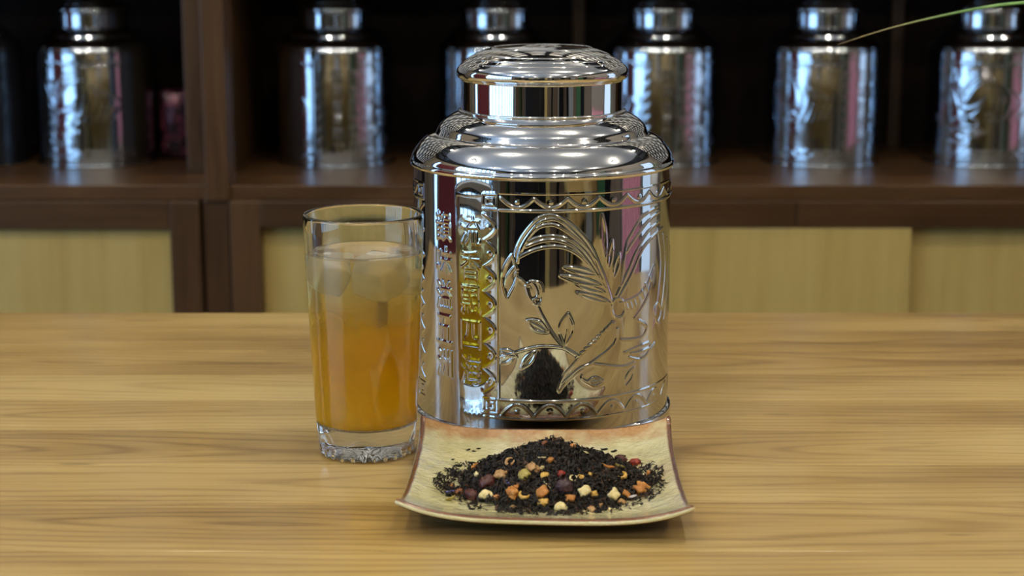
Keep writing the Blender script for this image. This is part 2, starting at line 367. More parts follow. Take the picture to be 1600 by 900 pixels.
# strokes of the embossed picture: (degrees round the tin, millimetres above its base)
STROKES = [[(30.5,81.0),(27.1,91.7),(21.3,112.6),(13.7,126.2),(5.0,134.5),(-2.0,133.6),(-7.6,125.5),(-11.2,116.3),(-12.3,107.2),(-11.3,101.3)],[(30.1,82.1),(25.8,92.9),(19.8,112.7),(12.6,124.3),(5.8,132.3),(-1.3,131.4),(-6.2,124.0),(-9.8,115.4),(-11.2,107.3)],[(29.6,85.2),(22.9,106.4),(15.2,119.1),(7.9,127.0),(2.9,129.6),(-2.7,127.6),(-6.9,121.0),(-9.8,113.4)],[(28.8,87.4),(19.8,108.7),(12.3,119.3),(4.4,122.8),(-2.7,121.8),(-6.9,119.0)],[(28.4,87.5),(19.4,106.2),(11.9,116.8),(4.4,120.6),(-2.0,119.6),(-7.6,116.5)],[(27.9,87.5),(19.1,105.8),(11.6,114.3),(4.4,116.8),(-3.4,115.1),(-10.5,110.4)],[(8.4,104.4),(10.7,102.8),(13.1,101.3),(15.6,100.1),(18.2,99.2),(21.0,98.7),(23.8,98.2),(21.2,100.0),(18.7,101.6),(16.1,102.8),(13.5,103.7),(11.0,104.1),(8.4,104.4)],[(7.0,99.4),(9.8,97.5),(12.6,95.8),(15.6,94.4),(18.8,93.3),(22.0,92.5),(25.4,91.9),(22.3,94.1),(19.2,96.0),(16.2,97.5),(13.1,98.5),(10.0,99.1),(7.0,99.4)],[(13.5,94.1),(15.5,92.4),(17.6,90.9),(19.8,89.6),(22.1,88.7),(24.6,88.1),(27.1,87.6),(24.9,89.4),(22.6,91.0),(20.4,92.3),(18.1,93.2),(15.8,93.7),(13.5,94.1)],[(13.9,89.0),(16.3,87.2),(18.7,85.5),(21.3,84.1),(23.9,82.9),(26.7,82.0),(29.7,81.1),(27.0,83.1),(24.4,84.9),(21.8,86.4),(19.1,87.5),(16.5,88.3),(13.9,89.0)],[(25.1,134.3),(24.8,130.0),(24.7,125.6),(24.9,121.2),(25.3,116.8),(26.0,112.4),(26.9,108.0),(27.2,112.4),(27.3,116.8),(27.1,121.2),(26.7,125.6),(25.9,130.0),(25.1,134.3)],[(30.2,118.7),(29.5,116.0),(28.9,113.2),(28.5,110.4),(28.4,107.6),(28.4,104.6),(28.6,101.7),(29.4,104.4),(30.0,107.1),(30.3,109.9),(30.5,112.8),(30.4,115.7),(30.2,118.7)],[(33.9,110.1),(32.9,108.0),(32.1,105.9),(31.5,103.6),(31.2,101.2),(31.1,98.8),(31.3,96.2),(32.3,98.3),(33.1,100.5),(33.7,102.7),(34.0,105.1),(34.1,107.6),(33.9,110.1)],[(34.9,90.6),(37.4,112.6),(40.2,120.3),(47.6,130.3),(59.9,133.8)],[(37.9,110.5),(42.3,116.9),(51.3,126.6),(61.7,130.6)],[(32.7,84.8),(39.5,100.0),(43.5,109.6),(51.4,120.4),(61.5,124.6)],[(34.0,83.5),(40.6,95.7),(47.9,110.8),(57.1,117.3),(65.0,119.8)],[(35.0,80.3),(40.8,81.3),(47.2,84.1),(52.0,89.3),(56.8,98.6)],[(43.0,69.4),(49.7,77.3),(54.1,86.7),(57.1,97.5)],[(37.8,80.3),(39.0,75.9)],[(40.1,80.3),(41.4,75.9)],[(42.5,81.1),(43.8,76.7)],[(45.0,82.8),(46.4,78.3)],[(47.6,85.2),(49.1,80.8)],[(50.3,88.5),(52.0,84.0)],[(53.3,92.6),(55.1,88.1)],[(37.2,76.8),(36.9,74.5),(36.2,72.7),(35.1,71.7),(33.7,71.4),(32.4,72.1),(31.3,73.6),(30.6,75.6),(30.3,78.0),(30.5,80.2),(31.2,82.0),(32.3,83.1),(33.6,83.4),(34.9,82.7),(36.1,81.2),(36.9,79.1),(37.2,76.8)],[(30.5,81.0),(26.2,97.9),(22.9,106.4)],[(-7.6,93.3),(-5.8,95.9),(-2.3,95.5),(-0.8,91.5),(-1.0,84.4),(-3.3,82.1),(-6.2,86.8),(-7.6,93.3)],[(-4.7,95.0),(-3.0,91.4),(-2.7,86.9),(-4.7,84.8)],[(-2.6,95.5),(-1.8,91.5),(-1.9,86.4)],[(-13.4,111.7),(-15.3,107.6),(-16.8,103.3),(-17.6,99.1),(-17.5,94.7),(-16.8,90.3),(-15.6,85.8),(-13.7,90.0),(-12.2,94.2),(-11.4,98.5),(-11.5,102.8),(-12.2,107.3),(-13.4,111.7)],[(-12.6,104.2),(-15.2,99.0),(-16.3,92.8)],[(-11.3,103.3),(-11.6,99.2),(-9.0,96.3),(-6.9,93.4)],[(-3.7,85.1),(-1.9,79.0),(0.3,73.0),(3.9,64.8),(8.9,56.4),(14.5,50.7)],[(14.5,51.4),(8.2,56.2),(-0.4,57.4),(-7.6,55.4),(-13.4,52.5),(-18.6,49.9)],[(-6.9,72.8),(-5.9,70.4),(-4.8,68.3),(-3.5,66.8),(-1.9,66.0),(-0.1,65.8),(1.9,66.0),(0.9,68.5),(-0.2,70.6),(-1.5,72.2),(-3.1,72.9),(-4.9,73.1),(-6.9,72.8)],[(-6.9,72.8),(1.9,66.0)],[(10.4,76.7),(8.7,73.9),(7.3,71.0),(6.7,68.0),(6.8,64.8),(7.7,61.4),(8.9,57.9),(10.7,60.7),(12.1,63.6),(12.7,66.6),(12.6,69.9),(11.7,73.3),(10.4,76.7)],[(10.4,76.7),(10.2,67.6),(8.9,57.9)],[(-3.1,54.7),(-4.8,53.6),(-6.3,52.2),(-7.5,50.6),(-8.5,48.5),(-9.1,46.1),(-9.6,43.5),(-7.9,44.7),(-6.3,46.1),(-5.1,47.7),(-4.2,49.8),(-3.6,52.2),(-3.1,54.7)],[(-3.1,54.7),(-6.8,49.8),(-9.6,43.5)],[(-18.2,54.1),(-17.3,52.8),(-16.3,51.8),(-15.3,51.1),(-14.1,50.8),(-12.8,50.8),(-11.5,51.1),(-12.4,52.4),(-13.4,53.5),(-14.4,54.2),(-15.6,54.5),(-16.9,54.4),(-18.2,54.1)],[(-18.6,46.3),(-17.3,46.4),(-16.1,46.7),(-15.1,47.3),(-14.1,48.2),(-13.4,49.5),(-12.6,51.0),(-13.9,51.0),(-15.1,50.7),(-16.1,50.1),(-17.1,49.1),(-17.9,47.8),(-18.6,46.3)],[(30.7,69.4),(26.5,64.4),(23.3,59.2),(17.1,52.7),(12.7,45.9),(8.3,38.9),(6.1,30.7)],[(33.4,64.8),(31.7,55.8),(21.8,47.0),(14.2,40.6),(9.8,35.7),(6.5,29.9)],[(21.8,45.9),(15.7,43.5),(11.2,38.7),(7.9,34.8)],[(29.0,67.6),(31.4,68.7)],[(27.0,65.5),(29.3,66.6)],[(25.1,63.4),(27.4,64.5)],[(23.2,61.3),(25.4,62.4)],[(21.3,59.2),(23.5,60.3)],[(19.5,57.0),(21.7,58.2)],[(17.7,54.8),(19.8,56.0)],[(15.9,52.6),(18.0,53.8)],[(14.1,50.4),(16.2,51.6)],[(35.1,70.7),(36.1,61.2)],[(35.3,57.8),(43.2,56.6),(48.9,57.2),(51.3,62.6),(45.8,67.5)],[(37.4,49.5),(45.5,51.4),(53.5,52.2)],[(41.2,48.2),(46.7,47.9),(53.6,48.8)],[(40.2,46.3),(46.7,43.4),(52.3,45.4),(54.5,50.6)],[(21.8,45.4),(27.5,43.6),(36.4,41.2),(43.4,42.4)],[(19.1,34.9),(20.3,33.5),(21.5,32.5),(22.7,32.0),(23.9,32.2),(25.1,33.0),(26.3,34.1),(25.1,35.5),(23.8,36.5),(22.6,37.0),(21.4,36.8),(20.3,36.0),(19.1,34.9)],[(20.3,34.7),(25.1,34.3)],[(16.4,38.8),(16.8,36.7),(19.1,34.4)],[(43.2,39.3),(41.5,38.1),(40.0,36.7),(38.9,35.0),(38.2,33.1),(37.9,30.9),(37.7,28.5),(39.3,29.8),(40.7,31.2),(41.9,32.8),(42.6,34.8),(43.0,37.0),(43.2,39.3)],[(58.8,50.5),(55.0,47.5)],[(61.6,75.2),(59.5,73.7),(58.1,72.0),(57.6,70.0),(57.9,67.8),(59.2,65.3),(61.0,62.6),(63.2,64.1),(65.0,65.7),(65.7,67.6),(65.2,69.9),(63.6,72.5),(61.6,75.2)]]

# ------------------------------------------------------------------ embossed tea tins
BODY_R, BODY_Z0, BODY_Z1 = .0795, .0040, .1545
PHI_RES, Z_RES = .2, .00035          # raster of the embossing: 0.28 mm by 0.35 mm
def emboss():
    NU, NV = int(360/PHI_RES), int((BODY_Z1-BODY_Z0)/Z_RES)+1
    H = np.zeros((NU, NV)); mm = BODY_R*1000*math.pi/180
    us = (np.arange(NU)*PHI_RES-180); zs = (BODY_Z0+np.arange(NV)*Z_RES)*1000
    def seg(p, q, wd, amp):
        p = (p[0]*mm, p[1]); q = (q[0]*mm, q[1]); pad = wd*2.6
        i0 = int(((min(p[0], q[0])-pad)/mm+180)/PHI_RES); i1 = int(((max(p[0], q[0])+pad)/mm+180)/PHI_RES)+2
        j0 = max(0, int((min(p[1], q[1])-pad-zs[0])/(Z_RES*1000))); j1 = min(NV, int((max(p[1], q[1])+pad-zs[0])/(Z_RES*1000))+2)
        if j1 <= j0: return
        idx = np.arange(i0, i1); S = ((idx*PHI_RES-180)*mm)[:, None]; Zz = zs[None, j0:j1]
        dx, dz = q[0]-p[0], q[1]-p[1]; L2 = dx*dx+dz*dz+1e-9
        t = np.clip(((S-p[0])*dx+(Zz-p[1])*dz)/L2, 0, 1)
        d = np.sqrt((S-p[0]-t*dx)**2+(Zz-p[1]-t*dz)**2)
        h = amp*np.exp(-(d/wd)**2)
        ii = idx % NU
        H[ii, j0:j1] = np.maximum(H[ii, j0:j1], h)
    def line(pts, wd=.62, amp=.34):
        for p, q in zip(pts[:-1], pts[1:]): seg(p, q, wd, amp)
    def spl(pts, n=5):
        o = []
        for i in range(len(pts)-1):
            p0, p1, p2, p3 = pts[max(i-1, 0)], pts[i], pts[i+1], pts[min(i+2, len(pts)-1)]
            for k in range(n):
                t = k/n; o.append(tuple(.5*(2*p1[c]+(p2[c]-p0[c])*t+(2*p0[c]-5*p1[c]+4*p2[c]-p3[c])*t*t+(-p0[c]+3*p1[c]-3*p2[c]+p3[c])*t**3) for c in (0, 1)))
        return o+[pts[-1]]
    # Chinese verse, two columns on each side of the tin
    glyphs = []
    for col, phi, z0 in (('韻味溢五洲', -47.9, 133.5), ('流香飄四海', -32.6, 133.0)):
        for k, ch in enumerate(col):
            c = bpy.data.curves.new('glyph', 'FONT'); c.body = ch; c.resolution_u = 3
            o = bpy.data.objects.new('glyph', c); COL.objects.link(o); bpy.context.view_layer.update()
            me = bpy.data.meshes.new_from_object(o.evaluated_get(bpy.context.evaluated_depsgraph_get()))
            me.calc_loop_triangles(); V = np.array([v.co[:] for v in me.vertices]) if len(me.vertices) else np.zeros((0, 3))
            tris = [tuple(t.vertices) for t in me.loop_triangles]
            bpy.data.objects.remove(o); bpy.data.curves.remove(c); bpy.data.meshes.remove(me)
            if len(V): glyphs.append((V, tris, phi, z0-9.0-k*20.9))
    G = np.zeros_like(H)
    for V, tris, phi, zc in glyphs:
        mn, mx = V.min(0), V.max(0); s = 17.5/(mx[1]-mn[1]) if mx[1]-mn[1] > .6 else 17.5/.9
        sx = 13.6/max(mx[0]-mn[0], .7)
        P = np.stack([phi*mm+(V[:, 0]-(mn[0]+mx[0])/2)*sx, zc+(V[:, 1]-(mn[1]+mx[1])/2)*s], 1)
        for tr in tris:
            a, b, c = P[list(tr)]
            i0 = int((min(a[0], b[0], c[0])/mm+180)/PHI_RES); i1 = int((max(a[0], b[0], c[0])/mm+180)/PHI_RES)+2
            j0 = int((min(a[1], b[1], c[1])-zs[0])/(Z_RES*1000)); j1 = int((max(a[1], b[1], c[1])-zs[0])/(Z_RES*1000))+2
            S = ((np.arange(i0, i1)*PHI_RES-180)*mm)[:, None]; Zz = zs[None, j0:j1]
            def e(p, q): return (q[0]-p[0])*(Zz-p[1])-(q[1]-p[1])*(S-p[0])
            e1, e2, e3 = e(a, b), e(b, c), e(c, a)
            ins = ((e1 >= -.02) & (e2 >= -.02) & (e3 >= -.02)) | ((e1 <= .02) & (e2 <= .02) & (e3 <= .02))
            G[i0:i1, j0:j1] = np.maximum(G[i0:i1, j0:j1], ins*1.0)
    for _ in range(2):
        G = (G+np.roll(G, 1, 0)+np.roll(G, -1, 0))/3; G = (G+np.roll(G, 1, 1)+np.roll(G, -1, 1))/3
    H = np.maximum(H, G*.42)
    # frame of the picture panel: inner line, scalloped ribbon with beads, outer line, key-pattern corners
    L, R, B, T = -19.2, 109.0, 24.0, 137.3; l2, r2, b2, t2 = -27.2, 117.0, 12.8, 147.0
    line([(L, B), (R, B), (R, T), (L, T), (L, B)], .5, .45)
    line([(l2+1.2, b2), (r2-1.2, b2)], .45, .25); line([(l2+1.2, t2), (r2-1.2, t2)], .4, .12)
    def scallop(fixed, a0, a1, n, lo, hi, vertical):
        for k in range(n):
            p0 = a0+(a1-a0)*k/n; p1 = a0+(a1-a0)*(k+1)/n; pts = []
            for q in range(25):
                t = .5-.5*math.cos(PI*q/24); h = abs(math.sin(PI*t))**.95
                s = p0+(p1-p0)*t; v = lo+(hi-lo)*h
                pts.append((v, s) if vertical else (s, v))
            line(pts, .62, .42)
            m = ((p0+p1)/2); bd = lo+(hi-lo)*.42
            pt = (bd, m) if vertical else (m, bd)
            seg(pt, (pt[0]+.01, pt[1]), 1.0, .45)
    nv, nh = 7, 9
    for side in (0, 1):
        lo, hi = ((l2+6.4, l2+1.0) if side == 0 else (r2-6.4, r2-1.0))
        lo, hi = hi, lo
        scallop(0, B+3, T-3, nv, lo, hi, True)
    scallop(0, L+1, R-1, nh, b2+1.6, B-2.2, False); scallop(0, L+1, R-1, nh, T+7.2, T+1.8, False)
    for cx, cz in ((L-3.9, B-4.5), (L-3.9, T+4.5), (R+3.9, B-4.5), (R+3.9, T+4.5)):
        for q in (1.0, .45):
            a, b = 3.2*q, 4.3*q
            line([(cx-a, cz-b), (cx+a, cz-b), (cx+a, cz+b), (cx-a, cz+b), (cx-a, cz-b*.4)], .5, .38)
    # the bird, its plumes, the branches and buds
    for s in STROKES: line(spl(s, 3), .60, .42)
    # sprays on the far side of the panel
    for k in range(7):
        a = 60+k*6; line(spl([(a, 120-k*4), (a+4, 100-k*2), (a+2, 80), (a-3, 60+k)]), .6, .35)
    # the same panel once more on the back
    H = np.maximum(H, np.roll(H, NU//2, 0))
    H = (H*2+np.roll(H, 1, 0)+np.roll(H, -1, 0))/4
    return H, us, zs
def tin_body_mesh(name, H, us, zs, phis, rows):
    """cylinder whose radius follows the embossing; phi = 0 faces -Y"""
    ii = np.round((phis+180)/PHI_RES).astype(int) % H.shape[0]
    Hs = H[np.ix_(ii, rows)]/1000.0
    z = zs[rows]/1000.0
    # hold the two ends flat
    fade = np.clip(np.minimum(z-z[0], z[-1]-z)/.001, 0, 1)
    rad = BODY_R+Hs*fade[None, :]
    ph = np.radians(phis)
    X = rad*np.sin(ph)[:, None]; Y = -rad*np.cos(ph)[:, None]; Z = np.broadcast_to(z[None, :], X.shape)
    V = np.stack([X, Y, Z], -1).reshape(-1, 3)
    n, m = len(phis), len(z)
    i = np.arange(n)[:, None]; j = np.arange(m-1)[None, :]; i2 = (i+1) % n
    F = np.stack([i*m+j, i2*m+j, i2*m+j+1, i*m+j+1], -1).reshape(-1, 4)
    me = bpy.data.meshes.new(name)
    me.vertices.add(len(V)); me.vertices.foreach_set('co', V.astype(np.float32).ravel())
    me.loops.add(F.size); me.loops.foreach_set('vertex_index', F.astype(np.int32).ravel())
    me.polygons.add(len(F)); me.polygons.foreach_set('loop_start', (np.arange(len(F))*4).astype(np.int32))
    me.polygons.foreach_set('use_smooth', np.ones(len(F), bool))
    me.update(calc_edges=True); me.validate()
    return me
HM, US, ZS = emboss()
SHOULDER = [(.0795, .1542), (.0795, .1542), (.0807, .1548), (.0815, .1560), (.0812, .1574), (.0805, .1584), (.0805, .1584), (.0797, .1612), (.0775, .1648), (.0742, .1690),
            (.0705, .1720), (.0672, .1733), (.0655, .1737), (.0655, .1737), (.0648, .1752), (.0632, .1784), (.0600, .1818), (.0560, .1845), (.0525, .1862), (.0513, .1866), (.0513, .1866), (.0514, .1878), (.0500, .1882), (.0490, .1876)]
LID = [(.0494, .1874), (.0494, .1874), (.0494, .1910), (.0494, .2000), (.0494, .2064), (.0494, .2064), (.0503, .2068), (.0519, .2080), (.0526, .2102), (.0522, .2124), (.0508, .2146),
       (.0480, .2170), (.0480, .2170), (.0477, .2174), (.0450, .2192), (.0450, .2192), (.0446, .2197), (.0410, .2215), (.0410, .2215), (.0405, .2220), (.0350, .2241), (.0310, .2252), (.0310, .2252), (.0300, .2259), (.0285, .2256), (.0285, .2256),
       (.0200, .2259), (.0120, .2262), (.0120, .2262), (.0100, .2266), (.0080, .2262), (.0, .2263)]
RIM = [(.0793, .0), (.0812, .0), (.0812, .0), (.0818, .0008), (.0820, .0022), (.0815, .0038), (.0800, .0046), (.0794, .0047)]
def tin(name, body_me, m_body, m_lid, loc, rot, seg=192):
    root = empty(name, loc); root.rotation_euler = (0, 0, rot)
    link_mesh('body', body_me, m_body, root)
    lathe('shoulder', smooth_prof(SHOULDER, 5), m_body if m_body is not M['chrome'] else m_lid, root, seg)
    lathe('base_rim', smooth_prof(RIM, 4), m_lid, root, seg)
    lathe('base', [(0, .002), (.0793, .002), (.0795, .0046)], m_lid, root, 48)
    lathe('lid', smooth_prof(LID, 5), m_lid, root, seg)
    return root
front = np.arange(-96, 112, PHI_RES); rest = np.arange(112, 264, 1.0)
phis = np.concatenate([front, rest]); phis = np.where(phis >= 180, phis-360, phis)
main = tin('tea_canister', tin_body_mesh('body', HM, US, ZS, phis, np.arange(HM.shape[1])), M['chrome'], M['lid'], (.0185, 1.08, TZ), 0)
tag(main, 'large polished metal tea canister with embossed bird panel and verse, standing on the wooden counter', 'tea canister')

def shelf_tins():
    phis = np.arange(-180, 180, .8)
    me = tin_body_mesh('body', HM, US, ZS, phis, np.arange(0, HM.shape[1], 2))
    first = None
    spec = [(154, -62, 'embossed metal tea tin on the shelf left of the wooden post', 0),
            (527, 55, 'embossed metal tea tin on the shelf directly right of the wooden post, behind the glass', 0),
            (775, 20, 'metal tea tin on the shelf half hidden behind the left of the large canister lid', 0),
            (1030, 50, 'metal tea tin on the shelf half hidden behind the right of the large canister', 0),
            (1281, -100, 'embossed metal tea tin on the shelf, second from the right end, clear of the canister', 0),
            (1532, -70, 'embossed metal tea tin on the shelf at the right edge, behind the grass blade', 0),
            (-46, -20, 'dark shelf tin cut off by the left edge of the picture', 0)]
    for px, rot, lab, _ in spec:
        x = (px-800)*2.465/FPX; loc = (x, 2.45, SH)
        if first is None:
            first = r = tin('shelf_tin', me, M['tin2'], M['tin2'], loc, math.radians(rot), 96)
        else:
            r = first.copy(); COL.objects.link(r); r.location = loc; r.rotation_euler = (0, 0, math.radians(rot))
            for ch in first.children:
                c = ch.copy(); COL.objects.link(c); c.parent = r
        if px < 0:
            for ch in r.children:
                ch.material_slots[0].link = 'OBJECT'; ch.material_slots[0].material = M['black']
        tag(r, lab, 'tea tin', 'row of metal tea tins on the shelf')
shelf_tins()

# ------------------------------------------------------------------ glass of iced tea
def glass_and_tea():
    gx, gy = -.0838, .98
    root = empty('drinking_glass', (gx, gy, TZ)); tag(root, 'tall clear thick-based tumbler filled with iced amber tea, left of the large canister', 'glass')
    def rad(z): return .0278 + (.0340-.0278)*min(1, (z/.139))**.85
    prof = [(0, .0022), (.018, .0022), (.0235, .0014), (.0262, .0003), (.0272, .0008), (.0279, .0030), (.0282, .0062), (.0278, .0085), (.0281, .0105)]
    for k in range(1, 17): z = .0105+(.1375-.0105)*k/16; prof.append((rad(z)+.0002, z))
    prof += [(rad(.139), .1388), (.0337, .1396), (.0331, .1398), (.0326, .1392), (.0324, .1375)]
    for k in range(1, 15): z = .1375-(.1375-.024)*k/14; prof.append((rad(z)-.0017, z))
    prof += [(rad(.02)-.0024, .0200), (rad(.018)-.0045, .0182), (.016, .0172), (.008, .0170), (0, .0170)]
    t = NT('clear_glass'); v = t.coord('Object'); sp = t.n('ShaderNodeSeparateXYZ'); t.l(v, sp.inputs[0])
    t.set(col=(.97, .985, .98), rough=.0, trans=1.0, ior=1.5)
    g = lathe('tumbler', prof, t.m, root, 234)
    for vv in g.data.vertices:                       # flutes moulded round the foot
        r = math.hypot(vv.co.x, vv.co.y)
        if vv.co.z < .0084 and r > .012:
            f = min(1, (r-.012)/.010)*min(1, (.0086-vv.co.z)/.003); a = math.atan2(vv.co.y, vv.co.x)
            k = abs(math.cos(a*13))
            vv.co.z += .0014*k*f*max(0, 1-vv.co.z/.004); q = 1-.015*k*f; vv.co.x *= q; vv.co.y *= q
    # liquid
    R = lambda z: rad(z)-.0016
    lz = .1172
    pr = [(0, .0171), (.008, .0171), (.016, .0173), (rad(.018)-.0044, .0183), (rad(.02)-.0023, .0201)]
    for k in range(0, 15): z = .024+(lz-.024)*k/14; pr.append((R(z), z))
    pr += [(R(lz)-.0001, lz+.0006), (R(lz)-.0012, lz), (.02, lz-.0002), (0, lz-.0002)]
    t = NT('amber_tea'); v = t.coord('Object'); sp = t.n('ShaderNodeSeparateXYZ'); t.l(v, sp.inputs[0])
    nz = t.noise(v, 38, 3, .6)
    h = t.math('ADD', sp.outputs[2], t.math('MULTIPLY', t.math('SUBTRACT', nz, .5), .05))
    col = t.ramp(t.math('DIVIDE', h, .12), [(.15, (1.0, .58, .010)), (.50, (1.0, .52, .003)), (.68, (1.0, .60, .03)), (.84, (1.0, .82, .36)), (.99, (1.0, .90, .62))])
    t.set(col=col, rough=.06, trans=t.n('ShaderNodeRGBToBW').outputs[0], ior=1.34)
    bw = [q for q in t.t.nodes if q.type == 'RGBTOBW'][0]
    t.l(t.ramp(t.math('DIVIDE', h, .12), [(.45, (.42, .42, .42)), (.85, (.86, .86, .86))]), bw.inputs[0])
    tea = lathe('iced_tea', pr, t.m, None, 128, (gx, gy, TZ)); tag(tea, 'cloudy amber iced tea filling the tall tumbler', 'drink')
    # ice
    t = NT('cloudy_ice'); v = t.coord('Object'); n = t.noise(v, 90, 3, .6)
    t.set(col=(1.0, .95, .82), rough=.05, trans=.58, ior=1.36); t.bump(n, .3, .002); ice = t.m
    for (dx, dy, z, s, rot, lab) in [(-.0165, -.004, .1060, .0190, (.35, .3, .4), 'rounded ice cube breaking the tea surface at the left of the glass'),
                                     (.0080, -.0075, .1052, .0220, (.2, -.35, 1.0), 'larger ice cube breaking the tea surface at the middle of the glass'),
                                     (.0205, .004, .1000, .0125, (.9, .2, .3), 'small ice lump sunk under the tea surface at the right of the glass')]:
        bm = bmesh.new(); bmesh.ops.create_cube(bm, size=s)
        bmesh.ops.subdivide_edges(bm, edges=bm.edges, cuts=7, use_grid_fill=True)
        for vv in bm.verts:
            p = vv.co/(s/2); q = p.normalized()*max(abs(p.x), abs(p.y), abs(p.z))*1.12
            vv.co = (p.lerp(q, .55))*(s/2)*(1+.06*noise.noise(vv.co*120+Vector((dx*900, 0, 0))))
        o = obj('ice_cube', bm, ice, None, (gx+dx, gy+dy, TZ+z), True); o.rotation_euler = rot
        tag(o, lab, 'ice cube', 'ice cubes in the tumbler')
glass_and_tea()

# ------------------------------------------------------------------ square glazed dish
FL, FR = on_plane_z(620, 777, .0205), on_plane_z(1083, 787, .0205)
BL, BR = on_plane_z(660, 645, .0210), on_plane_z(1045.5, 645.5, .0210)
DC = (FL+FR+BL+BR)/4; DC.z = 0
def dish_xy(u, v):
    a = FL.lerp(FR, (u+1)/2); b = BL.lerp(BR, (u+1)/2); p = a.lerp(b, (v+1)/2)
    # sides bow in a little between the corners
    p = p + Vector((-.0018*u*(1-v*v), .0010*v*(1-u*u), 0))
    return p.x, p.y
def dish_z(u, v):
    au, av = abs(u), abs(v)
    return .0046+.0080*au**4.0+.0074*av**4.4+.0006*au*au*av*av
def dish_uv(x, y):
    u = v = 0.0
    for _ in range(12):
        px, py = dish_xy(u, v); e = 1e-3
        ax, ay = dish_xy(u+e, v); bx, by = dish_xy(u, v+e)
        a, b, c, d = (ax-px)/e, (bx-px)/e, (ay-py)/e, (by-py)/e
        D = a*d-b*c; rx, ry = x-px, y-py
        u += (d*rx-b*ry)/D; v += (-c*rx+a*ry)/D
    return u, v
def dish():
    N = 72; th = .0042
    g = [math.sin(PI/2*(2*i/N-1))*.35+(2*i/N-1)*.65 for i in range(N+1)]
    bm = bmesh.new(); lay = bm.verts.layers.float.new('rim'); top = []; bot = []
    for j in range(N+1):
        rt, rb = [], []
        for i in range(N+1):
            u, v = g[i], g[j]
            x, y = dish_xy(u, v); z = dish_z(u, v)
            wob = .0006*noise.noise(Vector((x*40, y*40, 2)))
            e = 1-max(abs(u), abs(v)); wob *= min(1, e*6)
            rr = .0 if e > .035 else (1-e/.035)**2*.0009
            vt = bm.verts.new((x-DC.x, y-DC.y, z+wob-rr)); vt[lay] = max(0, 1-e/.042)
            rt.append(vt)
            rb.append(bm.verts.new((x-DC.x, y-DC.y, max(0.0, z-th*(1.0 if e > .02 else .96))))); rb[-1][lay] = 1.0 if e < .03 else .9
        top.append(rt); bot.append(rb)
    for j in range(N):
        for i in range(N):
            bm.faces.new((top[j][i], top[j][i+1], top[j+1][i+1], top[j+1][i]))
            bm.faces.new((bot[j][i], bot[j+1][i], bot[j+1][i+1], bot[j][i+1]))
    ring = [(0, i) for i in range(N)]+[(j, N) for j in range(N)]+[(N, N-i) for i in range(N)]+[(N-j, 0) for j in range(N)]
    cols = []
    for j, i in ring:
        a, b = top[j][i], bot[j][i]; u, v = g[i], g[j]
        out = Vector((u if abs(u) > .999 else 0, v if abs(v) > .999 else 0, 0)).normalized()
        c = [a]
        for t, k, rm in ((.12, .0006, .75), (.28, .0011, .05), (.5, .0013, 0), (.72, .0011, .05), (.88, .0006, .85)):
            p = a.co.lerp(b.co, t)+out*k; vv = bm.verts.new(p); vv[lay] = rm; c.append(vv)
        c.append(b); cols.append(c)
    for k in range(len(cols)):
        a, b = cols[k], cols[(k+1) % len(cols)]
        for q in range(len(a)-1): bm.faces.new((a[q], b[q], b[q+1], a[q+1]))
    t = NT('cream_glaze'); v = t.coord('Object'); at = t.n('ShaderNodeAttribute', attribute_name='rim')
    rim = at.outputs['Fac']
    sp = t.n('ShaderNodeSeparateXYZ'); t.l(v, sp.inputs[0])
    n1 = t.noise(v, 60, 4, .65); n2 = t.noise(v, 420, 3, .6); n3 = t.noise(v, 26, 3, .6)
    cream = t.ramp(t.math('ADD', t.math('MULTIPLY', n1, .6), t.math('MULTIPLY', n3, .4)), [(.3, (.54, .49, .22)), (.5, (.72, .67, .37)), (.7, (.84, .80, .54))])
    # iron stain: wide along the back edge and in the back right corner, thin down the sides
    X, Y = sp.outputs[0], sp.outputs[1]
    yb = t.math('MULTIPLY_ADD', Y, 1/.083, 0.0)
    s1 = t.math('MULTIPLY', t.math('SUBTRACT', yb, .66), 5.0)
    s1 = t.math('ADD', s1, t.math('MULTIPLY', t.math('SUBTRACT', n3, .5), 5.0))
    s2 = t.math('MULTIPLY', t.math('SUBTRACT', X, .060), 50.0); s2 = t.math('ADD', s2, t.math('MULTIPLY', t.math('SUBTRACT', n3, .55), 3.0))
    s3 = t.math('SUBTRACT', t.math('MULTIPLY', t.math('SUBTRACT', t.math('MULTIPLY', X, -1.0), .066), 60.0), t.math('MULTIPLY', n3, .8))
    st = t.math('MAXIMUM', t.math('MAXIMUM', s1, t.math('MULTIPLY', s2, .55)), s3)
    stn = t.n('ShaderNodeClamp'); t.l(st, stn.inputs[0]); st = t.math('MULTIPLY', stn.outputs[0], t.math('MULTIPLY_ADD', n2, .5, .55))
    col = t.mix(st, cream, (.42, .16, .028))
    sk = t.ramp(n2, [(.68, (0, 0, 0)), (.76, (1, 1, 1))]); col = t.mix(t.math('MULTIPLY', sk, .22), col, (.25, .10, .03))
    rn = t.math('ADD', rim, t.math('MULTIPLY', t.math('SUBTRACT', n1, .5), .5))
    rf = t.ramp(rn, [(.22, (0, 0, 0)), (.6, (1, 1, 1))])
    col = t.mix(rf, col, (.17, .060, .022))
    t.bump(t.math('ADD', t.math('MULTIPLY', n1, 1.0), t.math('MULTIPLY', n2, .22)), .8, .0020)
    t.set(col=col, rough=.10, coat=1.0, coatr=.02, spec=.6)
    o = obj('square_dish', bm, t.m, None, (DC.x, DC.y, TZ), True)
    tag(o, 'small square cream glazed dish with burnt brown edges, holding the loose tea', 'dish')
dish()

